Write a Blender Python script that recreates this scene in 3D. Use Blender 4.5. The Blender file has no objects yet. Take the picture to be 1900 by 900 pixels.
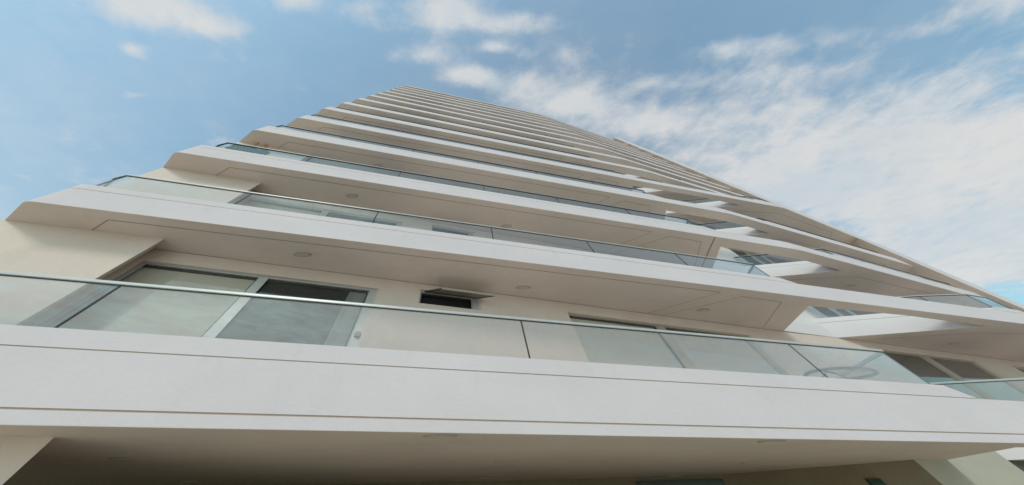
import bpy, bmesh, math, random
from mathutils import Matrix, Vector
from mathutils.geometry import tessellate_polygon
random.seed(7)
C = bpy.data.collections.new("scene"); bpy.context.scene.collection.children.link(C)
R_ = math.radians
EYE = 1.6                                   # camera height above the pavement
U = (0.97937717, 0.20204051)                # direction of the facade in plan
N = (-0.20204051, 0.97937717)               # from the camera towards the facade
DV = (-0.764, 0.644)                        # "into the building" in (s, d)

def W(s, d, z):
    return (s*U[0] + d*N[0], s*U[1] + d*N[1], z + EYE)

# ------------------------------------------------------------------ materials
def mat(name):
    m = bpy.data.materials.new(name); m.use_nodes = True
    nt = m.node_tree; nt.nodes.clear()
    out = nt.nodes.new('ShaderNodeOutputMaterial')
    return m, nt, out
def nd(nt, t, **kw):
    n = nt.nodes.new(t)
    for k, v in kw.items():
        if k.startswith('_'): setattr(n, k[1:], v)
        else: n.inputs[k.replace('__', ' ')].default_value = v
    return n
def paint(name, col, col2, rough=.8, bump=.15, bscale=40, stain=0., vs=(1, 1, 1), spec=.25):
    m, nt, out = mat(name)
    L = nt.links.new
    p = nd(nt, 'ShaderNodeBsdfPrincipled', Roughness=rough)
    p.inputs['Specular IOR Level'].default_value = spec
    tc = nt.nodes.new('ShaderNodeTexCoord')
    mp = nd(nt, 'ShaderNodeMapping'); mp.inputs['Scale'].default_value = vs
    L(tc.outputs['Object'], mp.inputs['Vector'])
    n1 = nd(nt, 'ShaderNodeTexNoise', Scale=.9, Detail=6., Roughness=.6)
    n2 = nd(nt, 'ShaderNodeTexNoise', Scale=bscale, Detail=4., Roughness=.6)
    L(mp.outputs[0], n1.inputs['Vector']); L(mp.outputs[0], n2.inputs['Vector'])
    r = nt.nodes.new('ShaderNodeValToRGB')
    r.color_ramp.elements[0].position = .32; r.color_ramp.elements[1].position = .68
    r.color_ramp.elements[0].color = (*col, 1); r.color_ramp.elements[1].color = (*col2, 1)
    L(n1.outputs['Fac'], r.inputs['Fac'])
    cout = r.outputs['Color']
    mx = nt.nodes.new('ShaderNodeMix'); mx.data_type = 'RGBA'; mx.blend_type = 'MULTIPLY'
    mr = nd(nt, 'ShaderNodeMapRange'); mr.inputs['From Min'].default_value = .3; mr.inputs['From Max'].default_value = .7
    mr.inputs['To Min'].default_value = .975; mr.inputs['To Max'].default_value = 1.02
    L(n2.outputs['Fac'], mr.inputs['Value'])
    L(cout, mx.inputs['A']); L(mr.outputs[0], mx.inputs['B']); mx.inputs['Factor'].default_value = 1
    cout = mx.outputs['Result']
    if stain:
        mp2 = nd(nt, 'ShaderNodeMapping'); mp2.inputs['Scale'].default_value = (1.6, 1.6, .35)
        L(tc.outputs['Object'], mp2.inputs['Vector'])
        n3 = nd(nt, 'ShaderNodeTexNoise', Scale=2.2, Detail=8., Roughness=.72)
        L(mp2.outputs[0], n3.inputs['Vector'])
        r3 = nt.nodes.new('ShaderNodeValToRGB')
        r3.color_ramp.elements[0].position = .56; r3.color_ramp.elements[1].position = .82
        r3.color_ramp.elements[0].color = (1, 1, 1, 1)
        r3.color_ramp.elements[1].color = (1-stain, 1-stain*1.05, 1-stain*1.15, 1)
        L(n3.outputs['Fac'], r3.inputs['Fac'])
        m3 = nt.nodes.new('ShaderNodeMix'); m3.data_type = 'RGBA'; m3.blend_type = 'MULTIPLY'
        m3.inputs['Factor'].default_value = 1
        L(cout, m3.inputs['A']); L(r3.outputs[0], m3.inputs['B']); cout = m3.outputs['Result']
    L(cout, p.inputs['Base Color'])
    b = nd(nt, 'ShaderNodeBump', Strength=bump, Distance=.02)
    L(n2.outputs['Fac'], b.inputs['Height']); L(b.outputs[0], p.inputs['Normal'])
    L(p.outputs[0], out.inputs[0])
    return m
def plain(name, col, rough=.5, metal=0., spec=.5):
    m, nt, out = mat(name)
    p = nd(nt, 'ShaderNodeBsdfPrincipled', Roughness=rough, Metallic=metal)
    p.inputs['Specular IOR Level'].default_value = spec
    tc = nt.nodes.new('ShaderNodeTexCoord')
    n1 = nd(nt, 'ShaderNodeTexNoise', Scale=6., Detail=5.)
    nt.links.new(tc.outputs['Object'], n1.inputs['Vector'])
    mr = nd(nt, 'ShaderNodeMapRange'); mr.inputs['To Min'].default_value = .88; mr.inputs['To Max'].default_value = 1.1
    nt.links.new(n1.outputs['Fac'], mr.inputs['Value'])
    mx = nt.nodes.new('ShaderNodeMix'); mx.data_type = 'RGBA'; mx.blend_type = 'MULTIPLY'
    mx.inputs['Factor'].default_value = 1; mx.inputs['A'].default_value = (*col, 1)
    nt.links.new(mr.outputs[0], mx.inputs['B'])
    nt.links.new(mx.outputs['Result'], p.inputs['Base Color'])
    nt.links.new(p.outputs[0], out.inputs[0])
    return m
def glass(name, tint, haze, hazecol, ior=1.5, rough=.0, wav=.0, refl=.95):
    m, nt, out = mat(name); L = nt.links.new
    tr = nd(nt, 'ShaderNodeBsdfTransparent', Color=(*tint, 1))
    gl = nd(nt, 'ShaderNodeBsdfGlossy', Roughness=rough, Color=(1, 1, 1, 1))
    df = nd(nt, 'ShaderNodeBsdfDiffuse', Color=(*hazecol, 1))
    lw = nd(nt, 'ShaderNodeLayerWeight', Blend=.5)
    pw = nt.nodes.new('ShaderNodeMath'); pw.operation = 'POWER'; pw.inputs[1].default_value = 4.6
    fr = nt.nodes.new('ShaderNodeMath'); fr.operation = 'MULTIPLY_ADD'; fr.inputs[1].default_value = refl; fr.inputs[2].default_value = .05
    L(lw.outputs['Facing'], pw.inputs[0]); L(pw.outputs[0], fr.inputs[0])
    tc = nt.nodes.new('ShaderNodeTexCoord')
    nz = nd(nt, 'ShaderNodeTexNoise', Scale=1.3, Detail=2.)
    L(tc.outputs['Object'], nz.inputs['Vector'])
    if wav:
        b = nd(nt, 'ShaderNodeBump', Strength=wav, Distance=.05)
        L(nz.outputs['Fac'], b.inputs['Height']); L(b.outputs[0], gl.inputs['Normal'])
    n2 = nd(nt, 'ShaderNodeTexNoise', Scale=2.5, Detail=6., Roughness=.65)
    L(tc.outputs['Object'], n2.inputs['Vector'])
    mr = nd(nt, 'ShaderNodeMapRange'); mr.inputs['To Min'].default_value = haze*.5; mr.inputs['To Max'].default_value = haze*1.5
    L(n2.outputs['Fac'], mr.inputs['Value'])
    m1 = nt.nodes.new('ShaderNodeMixShader'); m2 = nt.nodes.new('ShaderNodeMixShader')
    L(mr.outputs[0], m1.inputs[0]); L(tr.outputs[0], m1.inputs[1]); L(df.outputs[0], m1.inputs[2])
    L(fr.outputs[0], m2.inputs[0]); L(m1.outputs[0], m2.inputs[1]); L(gl.outputs[0], m2.inputs[2])
    L(m2.outputs[0], out.inputs[0])
    return m

M_FASCIA = paint('white_render', (.715, .645, .65), (.76, .69, .695), bump=.09, bscale=34, stain=.07, vs=(.5, .5, 1.1))
M_VOID = paint('lit_white_render', (.81, .785, .785), (.84, .815, .815), bump=.1, bscale=34)  # white render with extra light put into its albedo for the void faces
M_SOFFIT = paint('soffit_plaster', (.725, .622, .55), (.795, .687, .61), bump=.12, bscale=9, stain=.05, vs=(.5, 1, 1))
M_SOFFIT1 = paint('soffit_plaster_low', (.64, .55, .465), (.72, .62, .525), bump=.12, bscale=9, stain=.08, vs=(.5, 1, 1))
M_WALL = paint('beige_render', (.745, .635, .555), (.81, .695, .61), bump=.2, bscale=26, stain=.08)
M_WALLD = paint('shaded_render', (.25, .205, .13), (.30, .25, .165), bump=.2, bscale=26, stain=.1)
M_JOINT = plain('joint_shadow', (.54, .44, .35), .9, 0, .1)
M_SJOINT = plain('soffit_joint', (.33, .28, .22), .9, 0, .1)
M_METAL = plain('brushed_metal', (.58, .58, .56), .42, .35)
M_GASKET = plain('dark_gasket', (.035, .038, .035), .6)
M_FRAME = plain('aluminium_frame', (.56, .57, .56), .45, .3)
M_FRAMET = plain('bronze_frame', (.46, .39, .31), .5, 0)
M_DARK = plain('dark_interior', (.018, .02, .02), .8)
M_BLIND = paint('blind_cloth', (.66, .62, .53), (.70, .66, .57), bump=.02)
M_CURT = paint('grey_curtain', (.10, .11, .11), (.20, .21, .2), bump=.02, vs=(2, 2, .2))
M_GLASS = glass('rail_glass', (.935, .93, .925), .15, (.66, .625, .61), 1.42)
M_GLASS2 = glass('rail_glass_clear', (.90, .91, .91), .05, (.52, .54, .54), 1.42, 0, 0, .75)
M_GLASS3 = glass('rail_glass_blue', (.82, .86, .88), .03, (.42, .45, .47), 1.42, 0, 0, .4)
M_PANE = glass('window_glass', (.93, .935, .925), .02, (.5, .55, .52), 1.5, 0, 0)
M_LENS = plain('lamp_lens', (.62, .56, .44), .5)
M_LRIM = plain('lamp_rim', (.46, .41, .32), .5)
M_STEEL = plain('painted_steel', (.30, .30, .28), .5)
M_SASH = plain('sash_glass', (.28, .245, .18), .3)
M_SIDE = paint('pale_room', (.20, .22, .21), (.34, .36, .34), bump=.02, vs=(3, 3, .3))
M_TABLE = plain('table_steel', (.06, .06, .055), .5)
M_GREEN = plain('green_sign', (.012, .045, .022), .5)
M_TEAL = plain('green_glass', (.045, .085, .062), .15)
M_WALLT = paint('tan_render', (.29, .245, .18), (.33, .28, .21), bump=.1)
M_WALLG = paint('green_reflection_render', (.50, .505, .42), (.56, .56, .47), bump=.1)  # green reflected from the glazing is put into this wall colour
M_SIGNG = plain('sign_face_green', (.03, .07, .05), .4)
M_SIGNW = plain('sign_white', (.55, .62, .55), .5)
M_LEAF = paint('leaf', (.05, .17, .04), (.13, .26, .07), bump=0, vs=(3, 3, 3))
M_LEAFY = paint('leaf_yellow', (.25, .27, .05), (.16, .22, .06), bump=0)
M_POT = plain('clay', (.30, .16, .09), .8)
M_AMBER = plain('amber_shade', (.75, .42, .18), .5)

# ------------------------------------------------------------------ mesh helper
class MB:
    def __init__(self): self.v = []; self.f = []; self.mi = []
    def poly(self, pts, mi=0):
        b = len(self.v); self.v += pts; self.f.append(tuple(range(b, b+len(pts)))); self.mi.append(mi)
    def prism(self, pts, z0, z1, hole=None, mi=0, side=None):
        """horizontal polygon in (s, d), extruded between two heights"""
        side = mi if side is None else side
        loops = [[Vector((p[0], p[1], 0)) for p in pts]]
        if hole: loops.append([Vector((p[0], p[1], 0)) for p in hole])
        flat = [p for l in loops for p in l]
        for t in tessellate_polygon(loops):
            for z in (z0, z1): self.poly([W(flat[i].x, flat[i].y, z) for i in t], mi)
        for l in loops:
            for i in range(len(l)):
                a, b = l[i], l[(i+1) % len(l)]
                self.poly([W(a.x, a.y, z0), W(b.x, b.y, z0), W(b.x, b.y, z1), W(a.x, a.y, z1)], side)
    def ribbon(self, line, th, z0, z1, mi=0, z1e=None):
        """wall of thickness th standing on a polyline (inner side = +d)"""
        inn = offset(line, th); n = len(line)
        zt = [z1]*n
        if z1e is not None: zt[-1] = z1e
        for i in range(n-1):
            a, b, c, e = line[i], line[i+1], inn[i+1], inn[i]
            A0, B0, C0, E0 = W(*a, z0), W(*b, z0), W(*c, z0), W(*e, z0)
            A1, B1, C1, E1 = W(*a, zt[i]), W(*b, zt[i+1]), W(*c, zt[i+1]), W(*e, zt[i])
            self.poly([A0, B0, B1, A1], mi); self.poly([E0, C0, C1, E1], mi)
            self.poly([A1, B1, C1, E1], mi); self.poly([A0, B0, C0, E0], mi)
            if i == 0: self.poly([A0, E0, E1, A1], mi)
            if i == n-2: self.poly([B0, C0, C1, B1], mi)
    def tube(self, pts, r, n=8, mi=0, close=False):
        """tube through world points"""
        P = [Vector(p) for p in pts]; m = len(P); rings = []
        for i in range(m):
            a = P[(i-1) % m] if (close or i) else P[i]; b = P[(i+1) % m] if (close or i < m-1) else P[i]
            t = (b-a).normalized(); up = Vector((0, 0, 1)) if abs(t.z) < .9 else Vector((1, 0, 0))
            x = t.cross(up).normalized(); y = t.cross(x)
            rings.append([tuple(P[i] + x*r*math.cos(q) + y*r*math.sin(q)) for q in [2*math.pi*j/n for j in range(n)]])
        for i in range(m if close else m-1):
            A, B = rings[i], rings[(i+1) % m]
            for j in range(n): self.poly([A[j], A[(j+1) % n], B[(j+1) % n], B[j]], mi)
        if not close: self.poly(rings[0], mi); self.poly(rings[-1], mi)
    def build(self, name, mats, parent=None, smooth=False, bevel=0):
        me = bpy.data.meshes.new(name); bm = bmesh.new(); cache = {}
        for f, mi in zip(self.f, self.mi):
            vs = []
            for i in f:
                k = tuple(round(c, 5) for c in self.v[i])
                if k not in cache: cache[k] = bm.verts.new(self.v[i])
                if not vs or vs[-1] is not cache[k]: vs.append(cache[k])
            if len(set(vs)) < 3 or len(set(vs)) != len(vs): continue
            try: fc = bm.faces.new(vs)
            except ValueError: continue
            fc.material_index = mi; fc.smooth = smooth
        bmesh.ops.recalc_face_normals(bm, faces=bm.faces)
        bm.to_mesh(me); bm.free()
        if not isinstance(mats, (list, tuple)): mats = [mats]
        for m in mats: me.materials.append(m)
        o = bpy.data.objects.new(name, me); C.objects.link(o)
        if parent:
            o.parent = parent; o.matrix_parent_inverse = parent.matrix_world.inverted()
        if bevel:
            b = o.modifiers.new('bevel', 'BEVEL'); b.width = bevel; b.segments = 2; b.limit_method = 'ANGLE'
        return o
def offset(line, th):
    out = []
    for i, p in enumerate(line):
        ns = []
        for a, b in ((i-1, i), (i, i+1)):
            if a < 0 or b >= len(line): continue
            dx, dy = line[b][0]-line[a][0], line[b][1]-line[a][1]; l = math.hypot(dx, dy) or 1
            ns.append((-dy/l, dx/l))
        nx = sum(q[0] for q in ns)/len(ns); ny = sum(q[1] for q in ns)/len(ns); l2 = nx*nx+ny*ny
        out.append((p[0]+nx/l2*th, p[1]+ny/l2*th))
    return out
def empty(name, loc, label, cat, group=None):
    o = bpy.data.objects.new(name, None); o.empty_display_size = .3; C.objects.link(o); o.location = loc
    o['label'] = label; o['category'] = cat
    if group: o['group'] = group
    bpy.context.view_layer.update()
    return o

# ------------------------------------------------------------------ floors (heights above the eye)
ZB = [.64, 4.05, 7.18, 10.27, 13.37, 16.32, 19.08, 21.91, 24.77, 27.46, 30.18, 32.94, 35.51, 38.31, 41.17]
KS = [16.2, 16.2, 16.4, 16.2, 16.2, 15.6, 15.4, 15.2, 15.0, 14.8, 14.7, 14.55, 14.35, 14.1, 13.8]
ES = [33.1, 33.1, 33.1, 33.05, 33.3, 32.4, 31.9, 31.41, 31.2, 30.7, 30.45, 30.2, 29.8, 29.5, 28.8]
LO = [(0, 0), (0, 0), (-.17, 0), (-.03, -.03), (0, 0), (-.1, -.03), (-.08, -.03), (-.02, -.04), (.08, -.04), (.08, -.02), (.08, -.02), (.1, -.02), (.12, -.02), (.05, 0), (.06, 0)]
STRAIGHT = {0, 1, 4}
NF = len(ZB)
def mp(k, s, d):
    K, E = KS[k], ES[k]
    if s > 16.2: s2 = K + (s-16.2)*(E-K)/(33.1-16.2)
    elif s > 0: s2 = s*K/16.2
    else: s2 = s
    return (s2, d)
def M(k, pts): return [mp(k, *p) for p in pts]
def front(k):
    """outer edge of the slab, left chamfer to right end"""
    ox, oy = LO[k]
    L = (-8.17+ox, 3.58+oy)
    pts = [(-9.62, 4.64), (-9.02, 4.18)]
    a = (L[0]-.10, L[1]+.07); b = (L[0]+.14, L[1])
    for i in range(6):
        t = i/5; pts.append((a[0]*(1-t)**2+L[0]*2*t*(1-t)+b[0]*t*t, a[1]*(1-t)**2+L[1]*2*t*(1-t)+b[1]*t*t))
    if k in STRAIGHT:
        r = [(23.7, 3.58), (24.25, 3.60), (24.9, 3.69), (33.15, 4.84)]
    else:
        r = [(15.75, 3.58), (16.2, 3.60), (16.7, 3.64), (33.1, 5.0)]
    return pts + M(k, r)
def void(k):
    if k == 0: return [(12.25, 3.95), (13.78, 5.575), (16.2, 5.62), (20.85, 3.93), (16.5, 3.86)]
    if k in STRAIGHT:
        return M(k, [(12.25, 3.95), (13.15, 5.38), (15.92, 5.5), (20.85, 3.93), (16.5, 3.86)])
    return M(k, [(12.2, 4.02), (13.12, 5.36), (15.92, 5.5), (19.75, 4.34), (17.2, 4.10), (16.0, 4.05)])
def grow(v, g=.05):
    return [(p[0]+g*q[0], p[1]+g*q[1]) for p, q in zip(v, ((-1, -.6), (-.8, 1.2), (.6, 1.6), (1.6, .8), (.2, -.6)))]
WALL = [(-6.58, 4.59), (-1.2, 4.80), (3.9, 5.02), (11.8, 5.38), (15.92, 5.50), (28.4, 6.01), (36., 6.32)]
def wd(s):
    for (a, b), (c, e) in zip(WALL, WALL[1:]):
        if s <= c: return b + (e-b)*(s-a)/(c-a)
    return WALL[-1][1]

tower = empty('apartment_tower', W(0, 8, -EYE), 'tall pale apartment tower with stacked white balcony bands seen from below', 'building')

# ------------------------------------------------------------------ balconies
DLS = [(-3.21, 4.21), (2.6, 4.55), (8.89, 4.69), (21.71, 5.15)]
AX = (.22, .072)
def disc(mb, s, d, z, ax, ay, mi, n=24, hole=0):
    c = W(s, d, z); pts = []
    for i in range(n):
        t = 2*math.pi*i/n; pts.append((c[0]+ax*math.cos(t), c[1]+ay*math.sin(t), c[2]))
    mb.poly(pts, mi)
def ringband(mb, s, d, z0, z1, ax, ay, mi, n=24):
    c = W(s, d, 0); P = [(c[0]+ax*math.cos(2*math.pi*i/n), c[1]+ay*math.sin(2*math.pi*i/n)) for i in range(n)]
    for i in range(n):
        a, b = P[i], P[(i+1) % n]
        mb.poly([(*a, z0+EYE), (*b, z0+EYE), (*b, z1+EYE), (*a, z1+EYE)], mi)
def strip(mb, line, w, z, mi=0):
    inn = offset(line, w)
    for i in range(len(line)-1):
        a, b, c, e = line[i], line[i+1], inn[i+1], inn[i]
        mb.poly([W(*a, z), W(*b, z), W(*c, z), W(*e, z)], mi)

for k in range(NF):
    zb = ZB[k]; fr = front(k); vd = void(k)
    st = k in STRAIGHT
    iend = fr[-1]
    fk = [p for p in fr]
    # bands of the fascia: (z0, z1) painted, joints between
    if k == 0: bands = [(.004, .125), (.145, .735)]; kerb = (.75, .985); jt = [(.125, .145), (.735, .75)]
    else: bands = [(.004, .615)]; kerb = (.63, .82); jt = [(.615, .63)]
    mb = MB()
    for a, b in bands: mb.ribbon(fr, .10, zb+a, zb+b)
    for a, b in jt: mb.ribbon(offset(fr, .012), .08, zb+a, zb+b, 1)
    # kerb along balcony A, stops at the void
    ka = [p for p in fr if p[0] < 10] + M(k, [(11.75, 3.58)])
    mb.ribbon(ka, .10, zb+kerb[0], zb+kerb[1])
    mb.ribbon(M(k, [(11.75, 3.58), (12.2, 3.58)]), .10, zb+kerb[0], zb+kerb[1]-.02, z1e=zb+kerb[0]+.01)
    # kerb along balcony B
    if st: kb = M(k, [(22.6, 3.58), (23.0, 3.58)]) + [p for p in fr if p[0] > 23.2]
    else: kb = M(k, [(20.0, 3.914), (20.5, 3.955), (33.1, 5.0)])
    mb.ribbon(kb, .10, zb+kerb[0], zb+kerb[1])
    # void walls
    topz = zb+bands[-1][1]
    inner = [vd[-1]] if st else [vd[-1], vd[-2]]
    beam = [vd[0]] + inner + [vd[3]]
    mb.ribbon(beam, -.08, zb+.004, topz)
    mb.ribbon([vd[0], vd[1]], -.0 + .09, zb+.004, zb+kerb[1])
    vf = MB()
    pb = [vd[3], vd[2]]
    if st: ext = M(k, [(22.7, 3.66)])
    else: ext = M(k, [(20.3, 4.02)])
    vf.ribbon([vd[2], vd[3]] + ext, .10, zb+.004, topz)
    for a, b in jt[-1:]: vf.ribbon(offset([vd[2], vd[3]] + ext, .012), .07, zb+a, zb+b, 1)
    vf.ribbon([vd[2], vd[3]] + ext, .10, zb+kerb[0], zb+kerb[1])
    # slab body
    back = [mp(k, 36., 7.0), mp(k, 15.9, 6.1), mp(k, 3.9, 5.7), (-6.9, 5.4), (-10.3, 5.2)]
    rim = offset(fr, .10)
    mb.prism(rim + [mp(k, 33.75, 5.8)] + back, zb+.021, zb+.42, hole=grow(vd))
    if k == 0:
        back0 = [mp(k, 36., 30), (-30, 30), (-30, 5.5)]
    bal = mb.build('balcony', [M_FASCIA, M_JOINT], tower)
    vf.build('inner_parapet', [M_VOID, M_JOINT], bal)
    # soffit
    mb = MB()
    if k == 0:
        outer = [(-30, 3.58), (-9.0, 3.58)] + [p for p in fr if p[0] > 0] + [(33.75, 5.8), (36, 7), (36, 26), (-30, 26)]
        # the ground floor canopy runs on to the left
        m2 = MB(); m2.ribbon([(-30, 3.58), (-8.5, 3.58)], .10, zb+.004, zb+.125)
        m2.ribbon([(-30, 3.58), (-8.5, 3.58)], .10, zb+.145, zb+.735); m2.ribbon([(-30, 3.592), (-8.5, 3.592)], .08, zb+.125, zb+.145, 1)
        m2.ribbon([(-30, 3.592), (-8.5, 3.592)], .08, zb+.735, zb+.75, 1); m2.ribbon([(-30, 3.58), (-8.5, 3.58)], .10, zb+.75, zb+.985)
        m2.prism([(-30, 3.68), (-9, 3.68), (-9, 6), (-30, 6)], zb+.021, zb+.42)
        m2.build('canopy_band', [M_FASCIA, M_JOINT], tower)
    else:
        outer = fr + [mp(k, 33.75, 5.8)] + back
    mb.prism(outer, zb+.0005, zb+.003, hole=vd)
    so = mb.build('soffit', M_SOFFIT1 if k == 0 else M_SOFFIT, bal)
    # joints cut in the soffit
    if k:
        mb = MB(); z = zb-.003; w = .016
        off = 0 if st else 0
        strip(mb, [(-7.51, 4.19), (-6.95, 3.82)] + M(k, [(8.64, 3.80), (7.17, 5.18)]), w, z)
        strip(mb, M(k, [(7.77, 5.17), (9.5, 3.88), (11.09, 3.91), (12.13, 5.33)]), w, z)
        if k == 2: strip(mb, M(k, [(11.5, 3.60), (12.5, 5.3)]), .05, z)
        if st: strip(mb, M(k, [(17.2, 5.48), (21.2, 4.35), (24.2, 4.0), (30.5, 4.75), (31.5, 5.9)]), w, z)
        else: strip(mb, M(k, [(17.2, 5.48), (20.2, 4.72), (21.2, 4.55), (30.8, 5.2), (31.5, 5.9)]), w, z)
        mb.build('soffit_joint', M_SJOINT, bal)
    # downlights
    if k == 0: dl = [(-4.39, 5.62), (-5.38, 9.33), (.36, 3.72), (1.88, 5.85), (2.35, 9.17), (5.7, 3.72), (8.04, 6.04), (8.6, 9.)]
    else: dl = M(k, DLS)
    if k < 6:
        for (s, d) in dl:
            mb = MB(); disc(mb, s, d, zb-.012, AX[0], AX[1], 0); ringband(mb, s, d, zb-.012, zb, AX[0], AX[1], 0)
            disc(mb, s, d, zb-.016, AX[0]*.78, AX[1]*.72, 1); ringband(mb, s, d, zb-.016, zb-.012, AX[0]*.78, AX[1]*.72, 1)
            mb.build('downlight', [M_LRIM, M_LENS], bal)
    # railings
    zr = zb + (1.81 if k == 0 else 1.57); zk = zb + kerb[1] - .06
    ra = [(-9.3, 4.40), (-8.45, 3.82), (-8.05, 3.66)] + M(k, [(11.62, 3.66)])
    if k == 0: ra = [(-30, 3.66), (-8.5, 3.66)] + M(k, [(11.62, 3.66)])
    if st: rb = M(k, [(16.3, 5.42), (21.0, 4.08), (23.0, 3.66), (24.3, 3.67), (32.9, 4.90)])
    else: rb = M(k, [(16.3, 5.42), (20.6, 4.07), (32.9, 5.08)])
    re = M(k, [(11.70, 3.70), (12.75, 5.3)])
    mb = MB()
    dk = MB(); cap = [.056, .042, .03][k] if k < 3 else .02
    for ln in (ra, rb, re):
        q = [(p[0], p[1]-.025) for p in ln]
        mb.ribbon(q, .05, zr-cap, zr)
        dk.ribbon([(p[0], p[1]+(.017 if k < 2 else .006)) for p in q], .016 if k < 2 else .038, zr-(.070 if k == 0 else .062), zr-cap-.001)
    hr = mb.build('handrail', M_METAL, bal, bevel=.010 if k < 3 else 0)
    dk.build('underside_shade', M_GASKET, bal)  # dark strip painting the shaded underside of the handrail
    def panel(a, b, g=.02):
        L = math.hypot(b[0]-a[0], b[1]-a[1]); t = g/L
        a2 = (a[0]+(b[0]-a[0])*t, a[1]+(b[1]-a[1])*t); b2 = (b[0]-(b[0]-a[0])*t, b[1]-(b[1]-a[1])*t)
        q = MB(); q.ribbon([a2, b2], .012, zk, zr-.06)
        # the polished edge at the joint reads dark
        ob = q.build('glass_panel', M_GLASS if k == 0 else M_GLASS2 if k == 1 else M_GLASS3, bal)
        if k < 7:
            ux, uy = (b[0]-a[0])/L, (b[1]-a[1])/L
            e = MB(); e.ribbon([(b2[0]-.004*ux, b2[1]-.004*uy), (b2[0]+.022*ux, b2[1]+.022*uy)], .014, zk, zr-.062)
            e.build('glass_edge', M_GASKET, bal)
    def addp(a, b):
        panel(a, b)
    if k == 0: js = [-20, -15., -8.4, -4.9, 1.85, 8.55]
    else: js = [-8.05, -5.15, -1.8, 1.6, 4.85, 8.25]
    for a, b in zip(js, js[1:] + [11.6]):
        addp(mp(k, a, 3.66), mp(k, b, 3.66))
    if k:
        addp(ra[0], ra[1]); addp(ra[1], ra[2])
    addp(re[0], re[1])
    for a, b in zip(rb, rb[1:]):
        n = max(1, round(math.hypot(b[0]-a[0], b[1]-a[1])/3.4))
        for i in range(n):
            addp((a[0]+(b[0]-a[0])*i/n, a[1]+(b[1]-a[1])*i/n), (a[0]+(b[0]-a[0])*(i+1)/n, a[1]+(b[1]-a[1])*(i+1)/n))

# ------------------------------------------------------------------ facade wall and windows
def on(s, t=0, k=None):
    """point on the wall line, moved t into the building"""
    p = (s+DV[0]*t, wd(s)+DV[1]*t)
    return p
wall = MB(); shade_strip = MB()
FLOORH = .55
def windows(k):
    zn = ZB[k+1] if k+1 < NF else ZB[k]+2.95
    z0 = ZB[k] + (.75 if k == 0 else .45)
    top = zn-.35
    l = [dict(s=(-6.42, -1.32), z=(z0, top), kind='sliding_door', mull=[(-4.04, -3.84)], blind=[1, 0]),
         dict(s=(-.28, 1.42), z=(zn-.64, zn-.20), kind='vent_window', mull=[], blind=[0]),
         dict(s=(4.08, 11.2), z=(z0, top), kind='sliding_door', mull=[(7.35, 7.6)], blind=[1, 1], tan=1)]
    if k == 0: l.append(dict(s=(17.5, 23.9), z=(z0, top+.05), kind='sliding_door', mull=[(20.3, 20.75)], blind=[0, 0], tan=1))
    else: l.append(dict(s=(17.4, 23.9), z=(z0, zn-.3), kind='sliding_door', mull=[(19.0, 19.25), (20.25, 20.45)], blind=[0, 2, 0]))
    l.append(dict(s=(26.4, 29.5), z=(z0+.6, top+.05), kind='window', mull=[], blind=[0]))
    return l, z0, zn
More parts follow.
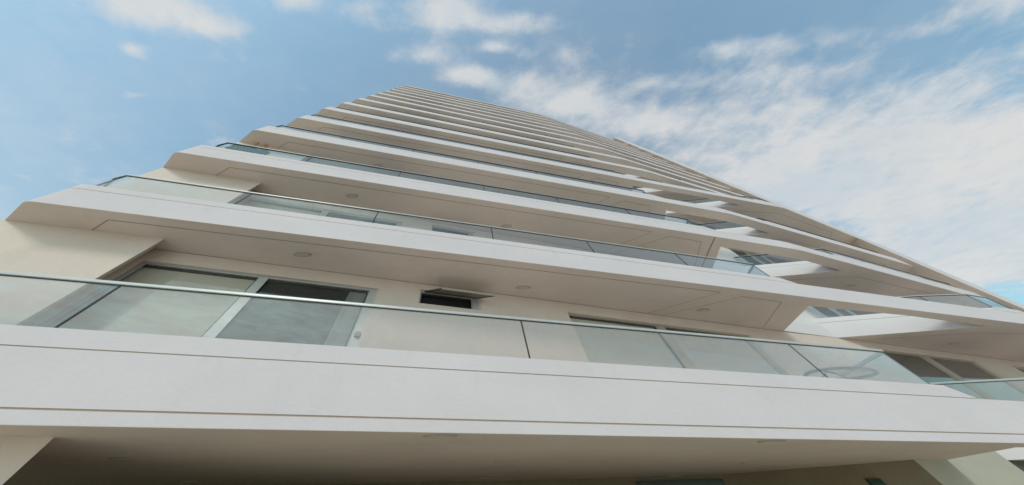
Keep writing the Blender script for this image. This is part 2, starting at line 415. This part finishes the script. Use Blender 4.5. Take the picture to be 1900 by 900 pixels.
for k in range(NF):
    ops, z0, zn = windows(k)
    lo = ZB[k]+.42; hi = zn
    f = lambda s: mp(k, s, 0)[0]
    ss = sorted(set([f(p[0]) for p in WALL] + [f(o['s'][i]) for o in ops for i in (0, 1)] + [f(13.4), f(14.6)]))
    for a, b in zip(ss, ss[1:]):
        cm = (a+b)/2
        zs = [lo, hi]; hit = None
        for o in ops:
            if f(o['s'][0])-1e-6 < cm < f(o['s'][1]): hit = o
        segs = [(lo, hi)] if not hit else [(lo, hit['z'][0]), (hit['z'][1], hi)]
        for q0, q1 in segs:
            if q1-q0 > .01: wall.poly([W(*on(a), q0), W(*on(b), q0), W(*on(b), q1), W(*on(a), q1)])
    for a, b in zip(ss, ss[1:]):
        shade_strip.poly([W(*on(a, -.004), hi-.014), W(*on(b, -.004), hi-.014), W(*on(b, -.004), hi-.001), W(*on(a, -.004), hi-.001)])  # dark strip painting the contact shade where wall meets soffit
    for o in ops:
        a, b = f(o['s'][0]), f(o['s'][1]); q0, q1 = o['z']; T = .34
        A, B, A2, B2 = on(a), on(b), on(a, T), on(b, T)
        wall.poly([W(*A, q0), W(*A2, q0), W(*A2, q1), W(*A, q1)]); wall.poly([W(*B, q0), W(*B2, q0), W(*B2, q1), W(*B, q1)])
        wall.poly([W(*A, q1), W(*B, q1), W(*B2, q1), W(*A2, q1)]); wall.poly([W(*A, q0), W(*B, q0), W(*B2, q0), W(*A2, q0)])
        # window
        fm = M_FRAMET if o.get('tan') else M_FRAME
        def bar(mb, s0, s1, y0, y1, t0, t1, mi=0):
            P = [on(s0, t0), on(s1, t0), on(s1, t1), on(s0, t1)]
            mb.prism(P, y0, y1, mi=mi)
        fw = .11; fh = .045; t0, t1 = .10, .16
        fr_ = MB()
        bar(fr_, a, a+fw, q0, q1, t0, t1); bar(fr_, b-fw*1.4, b, q0, q1, t0, t1)
        bar(fr_, a+fw, b-fw*1.4, q1-fh, q1, t0, t1); bar(fr_, a+fw, b-fw*1.4, q0, q0+fh, t0, t1)
        cells = []; x = a+fw
        for (m0, m1) in o['mull']:
            m0, m1 = f(m0), f(m1)
            bar(fr_, m0, m1, q0+fh, q1-fh, t0-.02, t1-.01)
            cells.append((x, m0)); x = m1
        cells.append((x, b-fw*1.4))
        # upper track in shadow
        bar(fr_, a+fw, b-fw*1.4, q1-fh-.05, q1-fh-.004, t1+.0, t1+.05, 1)
        w = fr_.build(o['kind'], [fm, M_GASKET], tower)
        if k == 0 and o['kind'] == 'vent_window':
            dk = MB(); dk.poly([W(*on(a, .30), q0), W(*on(b, .30), q0), W(*on(b, .30), q1), W(*on(a, .30), q1)])
            dk.build('room_interior', M_DARK, w)
            # hinged sash pushed open
            t = .56; dz = .13
            c0, c1 = a+.16, b-.06
            h0, h1 = on(c0, .06), on(c1, .06)
            o0 = (h0[0]-DV[0]*t, h0[1]-DV[1]*t); o1 = (h1[0]-DV[0]*t, h1[1]-DV[1]*t)
            Q = [W(*h0, q1-.03), W(*h1, q1-.03), W(*o1, q1-.03-dz), W(*o0, q1-.03-dz)]
            sm = MB()
            for i in range(4): sm.tube([Q[i], Q[(i+1) % 4]], .016, 6, 1 if i in (1, 3, 0) else 0)
            sash = sm.build('open_sash', [M_METAL, M_GASKET], w)
            pn = MB(); pn.poly(Q); pn.build('sash_pane', M_SASH, w)
            continue
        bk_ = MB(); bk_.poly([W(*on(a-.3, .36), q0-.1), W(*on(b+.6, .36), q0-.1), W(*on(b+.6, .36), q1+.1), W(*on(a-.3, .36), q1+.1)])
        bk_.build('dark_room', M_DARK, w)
        p = MB()
        for (x0, x1) in cells:
            A3, B3 = on(x0, .13), on(x1, .13)
            p.poly([W(*A3, q0+fh), W(*B3, q0+fh), W(*B3, q1-fh), W(*A3, q1-fh)])
        p.build('pane', M_PANE, w)
        for kind, (x0, x1) in zip(o['blind'], cells):
            A3, B3 = on(x0, .22), on(x1, .22)
            h = MB(); h.poly([W(*A3, q0+.01), W(*B3, q0+.01), W(*B3, q1-.01), W(*A3, q1-.01)])
            h.build(['room_interior', 'roller_blind', 'curtain'][kind], [M_DARK, M_BLIND, M_CURT][kind], w)
            if k == 0 and kind == 0 and o['s'][0] < 0:
                g = MB(); c = x0+(x1-x0)*.80
                g.poly([W(*on(c-.10, .20), q0+.02), W(*on(c+.06, .20), q0+.02), W(*on(c+.06, .20), q1-.02), W(*on(c-.10, .20), q1-.02)])
                g.build('inner_post', M_DARK, w)
                g = MB(); g.poly([W(*on(c+.06, .21), q0+.02), W(*on(x1, .21), q0+.02), W(*on(x1, .21), q1-.02), W(*on(c+.06, .21), q1-.02)])
                g.build('pale_room_strip', M_SIDE, w)  # pale sheet painting the lighter room seen between post and jamb
                hd = MB(); bar(hd, b-.13, b-.05, 2.42, 2.52, .02, .08); hd.build('handle', M_STEEL, w)
# white wall panel that faces each opening between the balconies
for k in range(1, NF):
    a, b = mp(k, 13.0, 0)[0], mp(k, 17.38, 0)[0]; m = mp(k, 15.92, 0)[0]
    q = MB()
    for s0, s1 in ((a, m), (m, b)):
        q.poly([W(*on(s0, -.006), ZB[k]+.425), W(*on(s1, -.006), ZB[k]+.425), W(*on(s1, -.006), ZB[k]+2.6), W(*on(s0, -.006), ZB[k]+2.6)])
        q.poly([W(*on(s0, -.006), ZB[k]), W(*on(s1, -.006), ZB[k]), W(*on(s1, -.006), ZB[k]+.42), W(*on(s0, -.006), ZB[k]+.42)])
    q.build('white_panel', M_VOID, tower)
# left fin, full height
Z0 = ZB[0]+.42; ZT = ZB[-1]+3.1
for k in range(NF):
    lo = ZB[k]+.42; hi = ZB[k+1] if k+1 < NF else ZT
    pts = [(-9.02, 4.19), (-6.15, 4.22), (-6.58, 4.59)]
    if k == 0: pts = [(-30, 3.95)] + pts
    for a, b in zip(pts, pts[1:]): wall.poly([W(*a, lo), W(*b, lo), W(*b, hi), W(*a, hi)])
    if k: wall.poly([W(-18.5, 11.6, lo), W(-9.02, 4.19, lo), W(-9.02, 4.19, hi), W(-18.5, 11.6, hi)])
wall.poly([W(-18.5, 11.6, 4), W(28, 16, 4), W(28, 16, ZT), W(-18.5, 11.6, ZT)])
wl_ = wall.build('wall', M_WALL, tower); shade_strip.build('contact_shade', M_STEEL, wl_)
roof = MB(); roof.prism([(-9.02, 4.19), (3.9, 5.1), (30, 6.2), (28, 16), (-18.5, 11.6)], ZB[-1]+1.0, ZB[-1]+1.02)
roof.build('roof', M_SOFFIT, tower)
# end wall on the right: a thin fin, slabs stop against it
ew = MB()
lv = [(-EYE, 33.3, 4.80, 35.0, 4.87), (13.4, 33.35, 4.80, 35.0, 4.87), (22, 31.7, 4.74, 33.3, 4.72), (31, 30.6, 4.72, 32.1, 4.66), (42.0, 28.7, 4.66, 30.1, 4.60)]
def ring(l):
    z, s, d, s2, d2 = l
    return [W(s, d, z), W(s2, d2, z), W(s2+4.5, d2+4.2, z), W(s+3.2, d+4.8, z), W(s+.62, d+1.0, z)]
rings = [ring(l) for l in lv]
for A, B in zip(rings, rings[1:]):
    for i in range(5):
        j = (i+1) % 5
        ew.poly([A[i], A[j], B[j], B[i]], 1 if i == 0 else 0)
ew.poly(rings[-1], 0)
ew.build('end_wall', [M_WALL, M_FASCIA], tower)

# ------------------------------------------------------------------ ground floor
g = MB(); zt = ZB[0]
for pts in ([(-8.4, 4.08), (-4.07, 4.13), (-5.1, 5.0), (-8.4, 4.95)],):
    for a, b in zip(pts, pts[1:]): g.poly([W(*a, -EYE), W(*b, -EYE), W(*b, zt), W(*a, zt)])
g.build('ground_pier', M_WALL, tower)
g = MB()
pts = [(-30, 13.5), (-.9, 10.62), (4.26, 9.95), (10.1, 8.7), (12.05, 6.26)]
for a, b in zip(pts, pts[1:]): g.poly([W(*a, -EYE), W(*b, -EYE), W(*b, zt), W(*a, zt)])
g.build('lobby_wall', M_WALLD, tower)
g = MB(); g.poly([W(7.3, 9.24, -1.5), W(10.0, 8.66, -1.5), W(10.0, 8.66, .54), W(7.3, 9.24, .54)]); g.build('lobby_glazing', M_TEAL, tower)
g = MB()
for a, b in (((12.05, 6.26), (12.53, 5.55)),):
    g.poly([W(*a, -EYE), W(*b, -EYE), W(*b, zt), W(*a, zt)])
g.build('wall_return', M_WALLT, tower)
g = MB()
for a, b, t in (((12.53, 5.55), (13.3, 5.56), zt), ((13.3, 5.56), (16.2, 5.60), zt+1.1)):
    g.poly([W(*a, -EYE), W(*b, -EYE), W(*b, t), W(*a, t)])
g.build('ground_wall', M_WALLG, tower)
g = MB()
g.poly([W(16.2, 5.64, -EYE), W(33.3, 6.3, -EYE), W(33.3, 6.3, zt), W(16.2, 5.64, zt)])
g.build('shopfront_glass', M_TEAL, tower)
sg = MB(); sg.prism([(11.885, 6.40), (12.035, 6.215), (12.05, 6.25), (11.90, 6.44)], .15, .37)
so_ = sg.build('exit_sign', M_GREEN); so_['label'] = 'small dark green box sign mounted high on the shaded ground floor wall'; so_['category'] = 'sign'
sg = MB(); sg.poly([W(11.90, 6.37, .18), W(12.03, 6.212, .18), W(12.03, 6.212, .29), W(11.90, 6.37, .29)])
sg.build('sign_face', M_SIGNG, so_)

# ------------------------------------------------------------------ things on the building
# glass table on the first balcony
cx = (10.2, 4.12); A_ = (.84, -.21); B_ = (.48, .30); tz = 1.98
tab = empty('balcony_table', W(cx[0], cx[1], 1.06), 'round glass table on bent steel legs behind the lowest balcony railing', 'table')
def el(r, z, n=40, c=cx, a0=0, a1=2*math.pi):
    return [W(c[0]+r*(A_[0]*math.cos(t)+B_[0]*math.sin(t)), c[1]+r*(A_[1]*math.cos(t)+B_[1]*math.sin(t)), z) for t in [a0+(a1-a0)*i/n for i in range(n)]]
mb = MB(); mb.tube(el(.97, tz), .03, 8, close=True); mb.build('rim', M_TABLE, tab, True)
mb = MB(); mb.poly(el(.96, tz+.002)); mb.build('tabletop', M_GLASS, tab)
for sg in (0, 1, 2):
    t = sg*2.094+.5; c = (cx[0]+.5*(A_[0]*math.cos(t)+B_[0]*math.sin(t)), cx[1]+.5*(A_[1]*math.cos(t)+B_[1]*math.sin(t)))
    mb = MB(); mb.tube([W(cx[0]+q*(A_[0]*math.cos(t+e)+B_[0]*math.sin(t+e)), cx[1]+q*(A_[1]*math.cos(t+e)+B_[1]*math.sin(t+e)), z) for q, e, z in
        ((.95, -.5, tz-.03), (.6, -.35, tz-.05), (.2, 0, tz-.12), (.12, 0, tz-.4), (.5, 0, 1.10))], .02, 6)
    mb.build('leg', M_TABLE, tab, True)

# exit sign by the lobby wall
def bearing_box(name, s0, s1, d0, d1, z0, z1, m, parent): 
    q = MB(); q.prism([(s0, d0), (s1, d1), (s1+.03, d1+.05), (s0+.03, d0+.05)], z0, z1); return q.build(name, m, parent)

# planting on the third balcony (behind the kerb)
def leafball(mb, c, rx, ry, rz, n, size):
    for i in range(n):
        while True:
            x, y, z = (random.uniform(-1, 1) for _ in range(3))
            if x*x+y*y+z*z < 1: break
        p = Vector((c[0]+x*rx, c[1]+y*ry, c[2]+z*rz))
        a = Vector((random.uniform(-1, 1), random.uniform(-.4, .4), random.uniform(-1, 1))).normalized()
        b = a.cross(Vector((random.uniform(-1, 1), random.uniform(-1, 1), random.uniform(-1, 1)))).normalized()
        s = size*random.uniform(.6, 1.3)
        mb.poly([tuple(p-a*s), tuple(p+b*s*.35), tuple(p+a*s), tuple(p-b*s*.35)], 0 if random.random() < .85 else 1)
PL = [((-8.25, 4.0), .30, .07, .24, 'leafy green shrub at the very corner of the balcony with the plants', .12, 1.52),
      ((-7.8, 3.97), .32, .07, .2, 'green shrub second from the corner behind the glass of the planted balcony', .11, 1.46),
      ((-7.25, 3.95), .30, .08, .13, 'small sparse dark green plant, farthest from the corner of the planted balcony', .09, 1.36)]
for (c, rx, ry, rz, lab, sz, up) in PL:
    base = ZB[2]+.42
    t = empty('potted_shrub', W(c[0], c[1], base), lab, 'plant', 'shrubs on the planted balcony')
    w0 = W(c[0], c[1], base+up)
    mb = MB(); leafball(mb, w0, rx, ry, rz, 700, sz); mb.tube([W(c[0], c[1], base+.3), W(c[0]+.02, c[1], base+up)], .018, 6); mb.build('foliage', [M_LEAF, M_LEAFY], t)
    mb = MB()
    for z0, z1, r0, r1 in ((0, .55, .8, 1.),):
        n = 16; w = W(c[0], c[1], base)
        P0 = [(w[0]+.22*r0*math.cos(2*math.pi*i/n), w[1]+.075*r0*math.sin(2*math.pi*i/n), w[2]+z0) for i in range(n)]
        P1 = [(w[0]+.22*r1*math.cos(2*math.pi*i/n), w[1]+.075*r1*math.sin(2*math.pi*i/n), w[2]+z1) for i in range(n)]
        for i in range(n): mb.poly([P0[i], P0[(i+1) % n], P1[(i+1) % n], P1[i]])
        mb.poly(P0); mb.poly(P1)
    mb.build('pot', M_POT, t)
# small wall lamps under the fourth slab
for s in (-8.3, -7.95):
    mb = MB(); z = ZB[3]-.07
    c = W(s, 4.12, z)
    mb.tube([(c[0]-.09, c[1], c[2]-.03), (c[0]+.02, c[1]-.01, c[2]), (c[0]+.10, c[1]-.02, c[2]+.04)], .03, 8)
    mb.tube([W(s, 4.2, z), W(s, 4.12, z)], .015, 6, 1)
    mb.build('wall_lamp', [M_AMBER, M_METAL], tower, True)

# ------------------------------------------------------------------ ground
def sheet(name, pts, z, m):
    q = MB(); q.poly([(x, y, z) for x, y in pts]); o = q.build(name, m); o['kind'] = 'structure'; return o
M_GROUND = paint('ground_paving', (.60, .53, .45), (.66, .585, .50), bump=.2, bscale=12, stain=.15)
M_ROAD = paint('asphalt', (.05, .05, .05), (.07, .07, .068), bump=.3, bscale=60)
sheet('ground', [(-900, -900), (900, -900), (900, 900), (-900, 900)], 0, M_GROUND)
sheet('road', [(-900, -60), (900, -60), (900, -40), (-900, -40)], .004, M_ROAD)

# ------------------------------------------------------------------ light and sky
scn = bpy.context.scene
SUN_EL, SUN_AZ = R_(38), R_(205)            # azimuth of the sun, clockwise from +Y
sd = Vector((math.sin(SUN_AZ)*math.cos(SUN_EL), math.cos(SUN_AZ)*math.cos(SUN_EL), math.sin(SUN_EL)))
li = bpy.data.lights.new('sun', 'SUN'); li.energy = 1.15; li.angle = R_(12); li.color = (1, .95, .88)
lo_ = bpy.data.objects.new('sun', li); C.objects.link(lo_); lo_.rotation_euler = (-sd).to_track_quat('-Z', 'Y').to_euler()
wld = bpy.data.worlds.new("World"); scn.world = wld; wld.use_nodes = True
nt = wld.node_tree; nt.nodes.clear(); L = nt.links.new
def m_(op, a, b=None, c=None, clamp=False):
    n = nt.nodes.new('ShaderNodeMath'); n.operation = op; n.use_clamp = clamp
    for i, v in enumerate((a, b, c)):
        if v is None: continue
        if isinstance(v, (int, float)): n.inputs[i].default_value = v
        else: L(v, n.inputs[i])
    return n.outputs[0]
sky = nt.nodes.new('ShaderNodeTexSky'); sky.sky_type = 'NISHITA'; sky.sun_disc = False
sky.sun_elevation = SUN_EL; sky.sun_rotation = SUN_AZ; sky.air_density = 1.3; sky.dust_density = 1.6; sky.ozone_density = 1.2
SKS = .15
sm = nt.nodes.new('ShaderNodeVectorMath'); sm.operation = 'SCALE'; L(sky.outputs[0], sm.inputs[0]); sm.inputs['Scale'].default_value = 1.0
tc = nt.nodes.new('ShaderNodeTexCoord'); sp = nt.nodes.new('ShaderNodeSeparateXYZ'); L(tc.outputs['Generated'], sp.inputs[0])
zc = m_('MAXIMUM', sp.outputs[2], .06)
qx = m_('DIVIDE', sp.outputs[0], zc); qy = m_('DIVIDE', sp.outputs[1], zc)
cv = nt.nodes.new('ShaderNodeCombineXYZ'); L(m_('MULTIPLY', qx, .62), cv.inputs[0]); L(qy, cv.inputs[1])
def noise(scale, detail, rough, off, dist=0.):
    n = nt.nodes.new('ShaderNodeTexNoise'); n.inputs['Scale'].default_value = scale; n.inputs['Detail'].default_value = detail
    n.inputs['Roughness'].default_value = rough; n.inputs['Distortion'].default_value = dist
    a = nt.nodes.new('ShaderNodeVectorMath'); a.operation = 'ADD'; a.inputs[1].default_value = off
    L(cv.outputs[0], a.inputs[0]); L(a.outputs[0], n.inputs['Vector']); return n.outputs['Fac']
n1 = noise(5.5, 9, .62, (3.1, 1.7, 0), .25)
n2 = noise(13, 8, .62, (8.2, 4.4, 2), .3)
n3 = noise(2.0, 4, .5, (1.2, 9.4, 5))
BL = [(-.97, -.17, .20, .05, 1.3), (-.80, -.12, .14, .03, .6), (-1.10, -.075, .06, .022, .55), (-.86, -.05, .09, .03, .35), (-.48, -.17, .12, .04, .45),
      (-.04, -.14, .11, .05, 1.4), (-.12, -.04, .12, .03, .8), (-.28, -.13, .14, .035, .4), (.03, .02, .10, .03, 1.1), (.12, -.055, .06, .018, .9), (-.30, -.16, .08, .02, .6), (-.5, -.175, .07, .022, .7), (-1.2, .05, .12, .012, .45), (.25, .05, .2, .045, .85),
      (.44, .12, .22, .045, 1.2), (.20, -.11, .14, .03, .85), (.35, -.03, .22, .035, .45), (3.6, .95, 1.3, .25, 1.3), (2.0, .5, .7, .15, 1.0), (.41, -.17, .10, .02, .5),
      (.62, .20, .25, .06, .62), (1.05, .18, .45, .07, .68), (1.75, .36, .85, .17, 1.15), (2.7, .62, .9, .2, .6), (1.9, .10, .7, .10, .55), (2.6, .35, .8, .16, 1.1),
      (1.75, -.13, .22, .05, .8), (2.1, -.02, .2, .05, .7), (.95, -.03, .25, .035, .7), (1.25, .04, .35, .04, .5), (.75, .06, .2, .03, .6), (1.45, -.06, .3, .03, .45), (3.6, 1.1, 1.2, .35, 1.2),
      (2.6, .66, .5, .10, .8), (-.85, .22, .5, .02, .22), (-1.9, .35, .7, .05, .25)]
D = None
for (cx_, cy_, rx, ry, w) in BL:
    dx = m_('MULTIPLY', m_('SUBTRACT', qx, cx_), 1/rx); dy = m_('MULTIPLY', m_('SUBTRACT', qy, cy_), 1/ry)
    r2 = m_('ADD', m_('MULTIPLY', dx, dx), m_('MULTIPLY', dy, dy))
    e = m_('MULTIPLY', m_('EXPONENT', m_('MULTIPLY', r2, -1.)), w)
    D = e if D is None else m_('ADD', D, e)
# cloudy behind the viewer
bk = m_('MULTIPLY', m_('SUBTRACT', -.35, qy), 2., clamp=True)
D = m_('ADD', m_('MINIMUM', D, 1.25), m_('MULTIPLY', bk, .75))
nn_ = m_('ADD', m_('MULTIPLY', m_('SUBTRACT', n1, .5), 1.7), m_('MULTIPLY', m_('SUBTRACT', n2, .5), 1.05))
dens = m_('ADD', m_('MULTIPLY', D, 1.0), nn_)
mr = nt.nodes.new('ShaderNodeMapRange'); mr.interpolation_type = 'SMOOTHSTEP'
mr.inputs['From Min'].default_value = .15; mr.inputs['From Max'].default_value = 1.2; L(dens, mr.inputs['Value'])
alpha = m_('MULTIPLY', mr.outputs[0], .88)
# veil: thin haze over the blue
hx = m_('MULTIPLY', m_('SUBTRACT', qx, -2.4), 1/1.1); hy = m_('MULTIPLY', m_('SUBTRACT', qy, .25), 1/.6)
hz = m_('EXPONENT', m_('MULTIPLY', m_('ADD', m_('MULTIPLY', hx, hx), m_('MULTIPLY', hy, hy)), -1.))
veil = m_('ADD', m_('ADD', .15, m_('MULTIPLY', n3, .2)), m_('MULTIPLY', hz, .28))
cc = nt.nodes.new('ShaderNodeValToRGB'); cc.color_ramp.elements[0].position = .3; cc.color_ramp.elements[1].position = .7
cc.color_ramp.elements[0].color = (.60, .66, .70, 1); cc.color_ramp.elements[1].color = (.75, .735, .715, 1)
L(m_('ADD', n3, m_('MULTIPLY', m_('SUBTRACT', n2, .5), .7)), cc.inputs[0])
blue = nt.nodes.new('ShaderNodeMix'); blue.data_type = 'RGBA'
vs_ = nt.nodes.new('ShaderNodeVectorMath'); vs_.operation = 'SCALE'; vs_.inputs['Scale'].default_value = 1/SKS
L(cc.outputs[0], vs_.inputs[0])
tint = nt.nodes.new('ShaderNodeVectorMath'); tint.operation = 'MULTIPLY'; tint.inputs[1].default_value = (.63, 1.10, 1.13)
L(sm.outputs[0], tint.inputs[0])
L(veil, blue.inputs['Factor']); L(tint.outputs[0], blue.inputs['A']); L(vs_.outputs[0], blue.inputs['B'])
fin = nt.nodes.new('ShaderNodeMix'); fin.data_type = 'RGBA'
L(alpha, fin.inputs['Factor']); L(blue.outputs['Result'], fin.inputs['A']); L(vs_.outputs[0], fin.inputs['B'])
bg = nt.nodes.new('ShaderNodeBackground'); bg.inputs['Strength'].default_value = SKS
L(fin.outputs['Result'], bg.inputs['Color'])
wo = nt.nodes.new('ShaderNodeOutputWorld'); L(bg.outputs[0], wo.inputs[0])
wld.cycles.sampling_method = 'MANUAL'; wld.cycles.sample_map_resolution = 1024

# ------------------------------------------------------------------ camera
cam = bpy.data.cameras.new('camera'); co = bpy.data.objects.new('camera', cam); C.objects.link(co)
cam.sensor_width = 36; cam.lens = 36*403.489/1900; cam.shift_x = 86.447/1900; cam.clip_start = .05; cam.clip_end = 3000
Rm = Matrix(((0.99956559, 0.02947264, 0.0), (0.02297673, -0.77925650, -0.62628378), (-0.01845823, 0.62601171, -0.77959517)))
co.matrix_world = Matrix.Translation((0, 0, EYE)) @ Rm.to_4x4()
scn.camera = co
scn.render.engine = 'CYCLES'
scn.cycles.max_bounces = 8; scn.cycles.transparent_max_bounces = 24; scn.cycles.glossy_bounces = 3
scn.view_settings.view_transform = 'Standard'; scn.view_settings.look = 'None'; scn.view_settings.exposure = 0
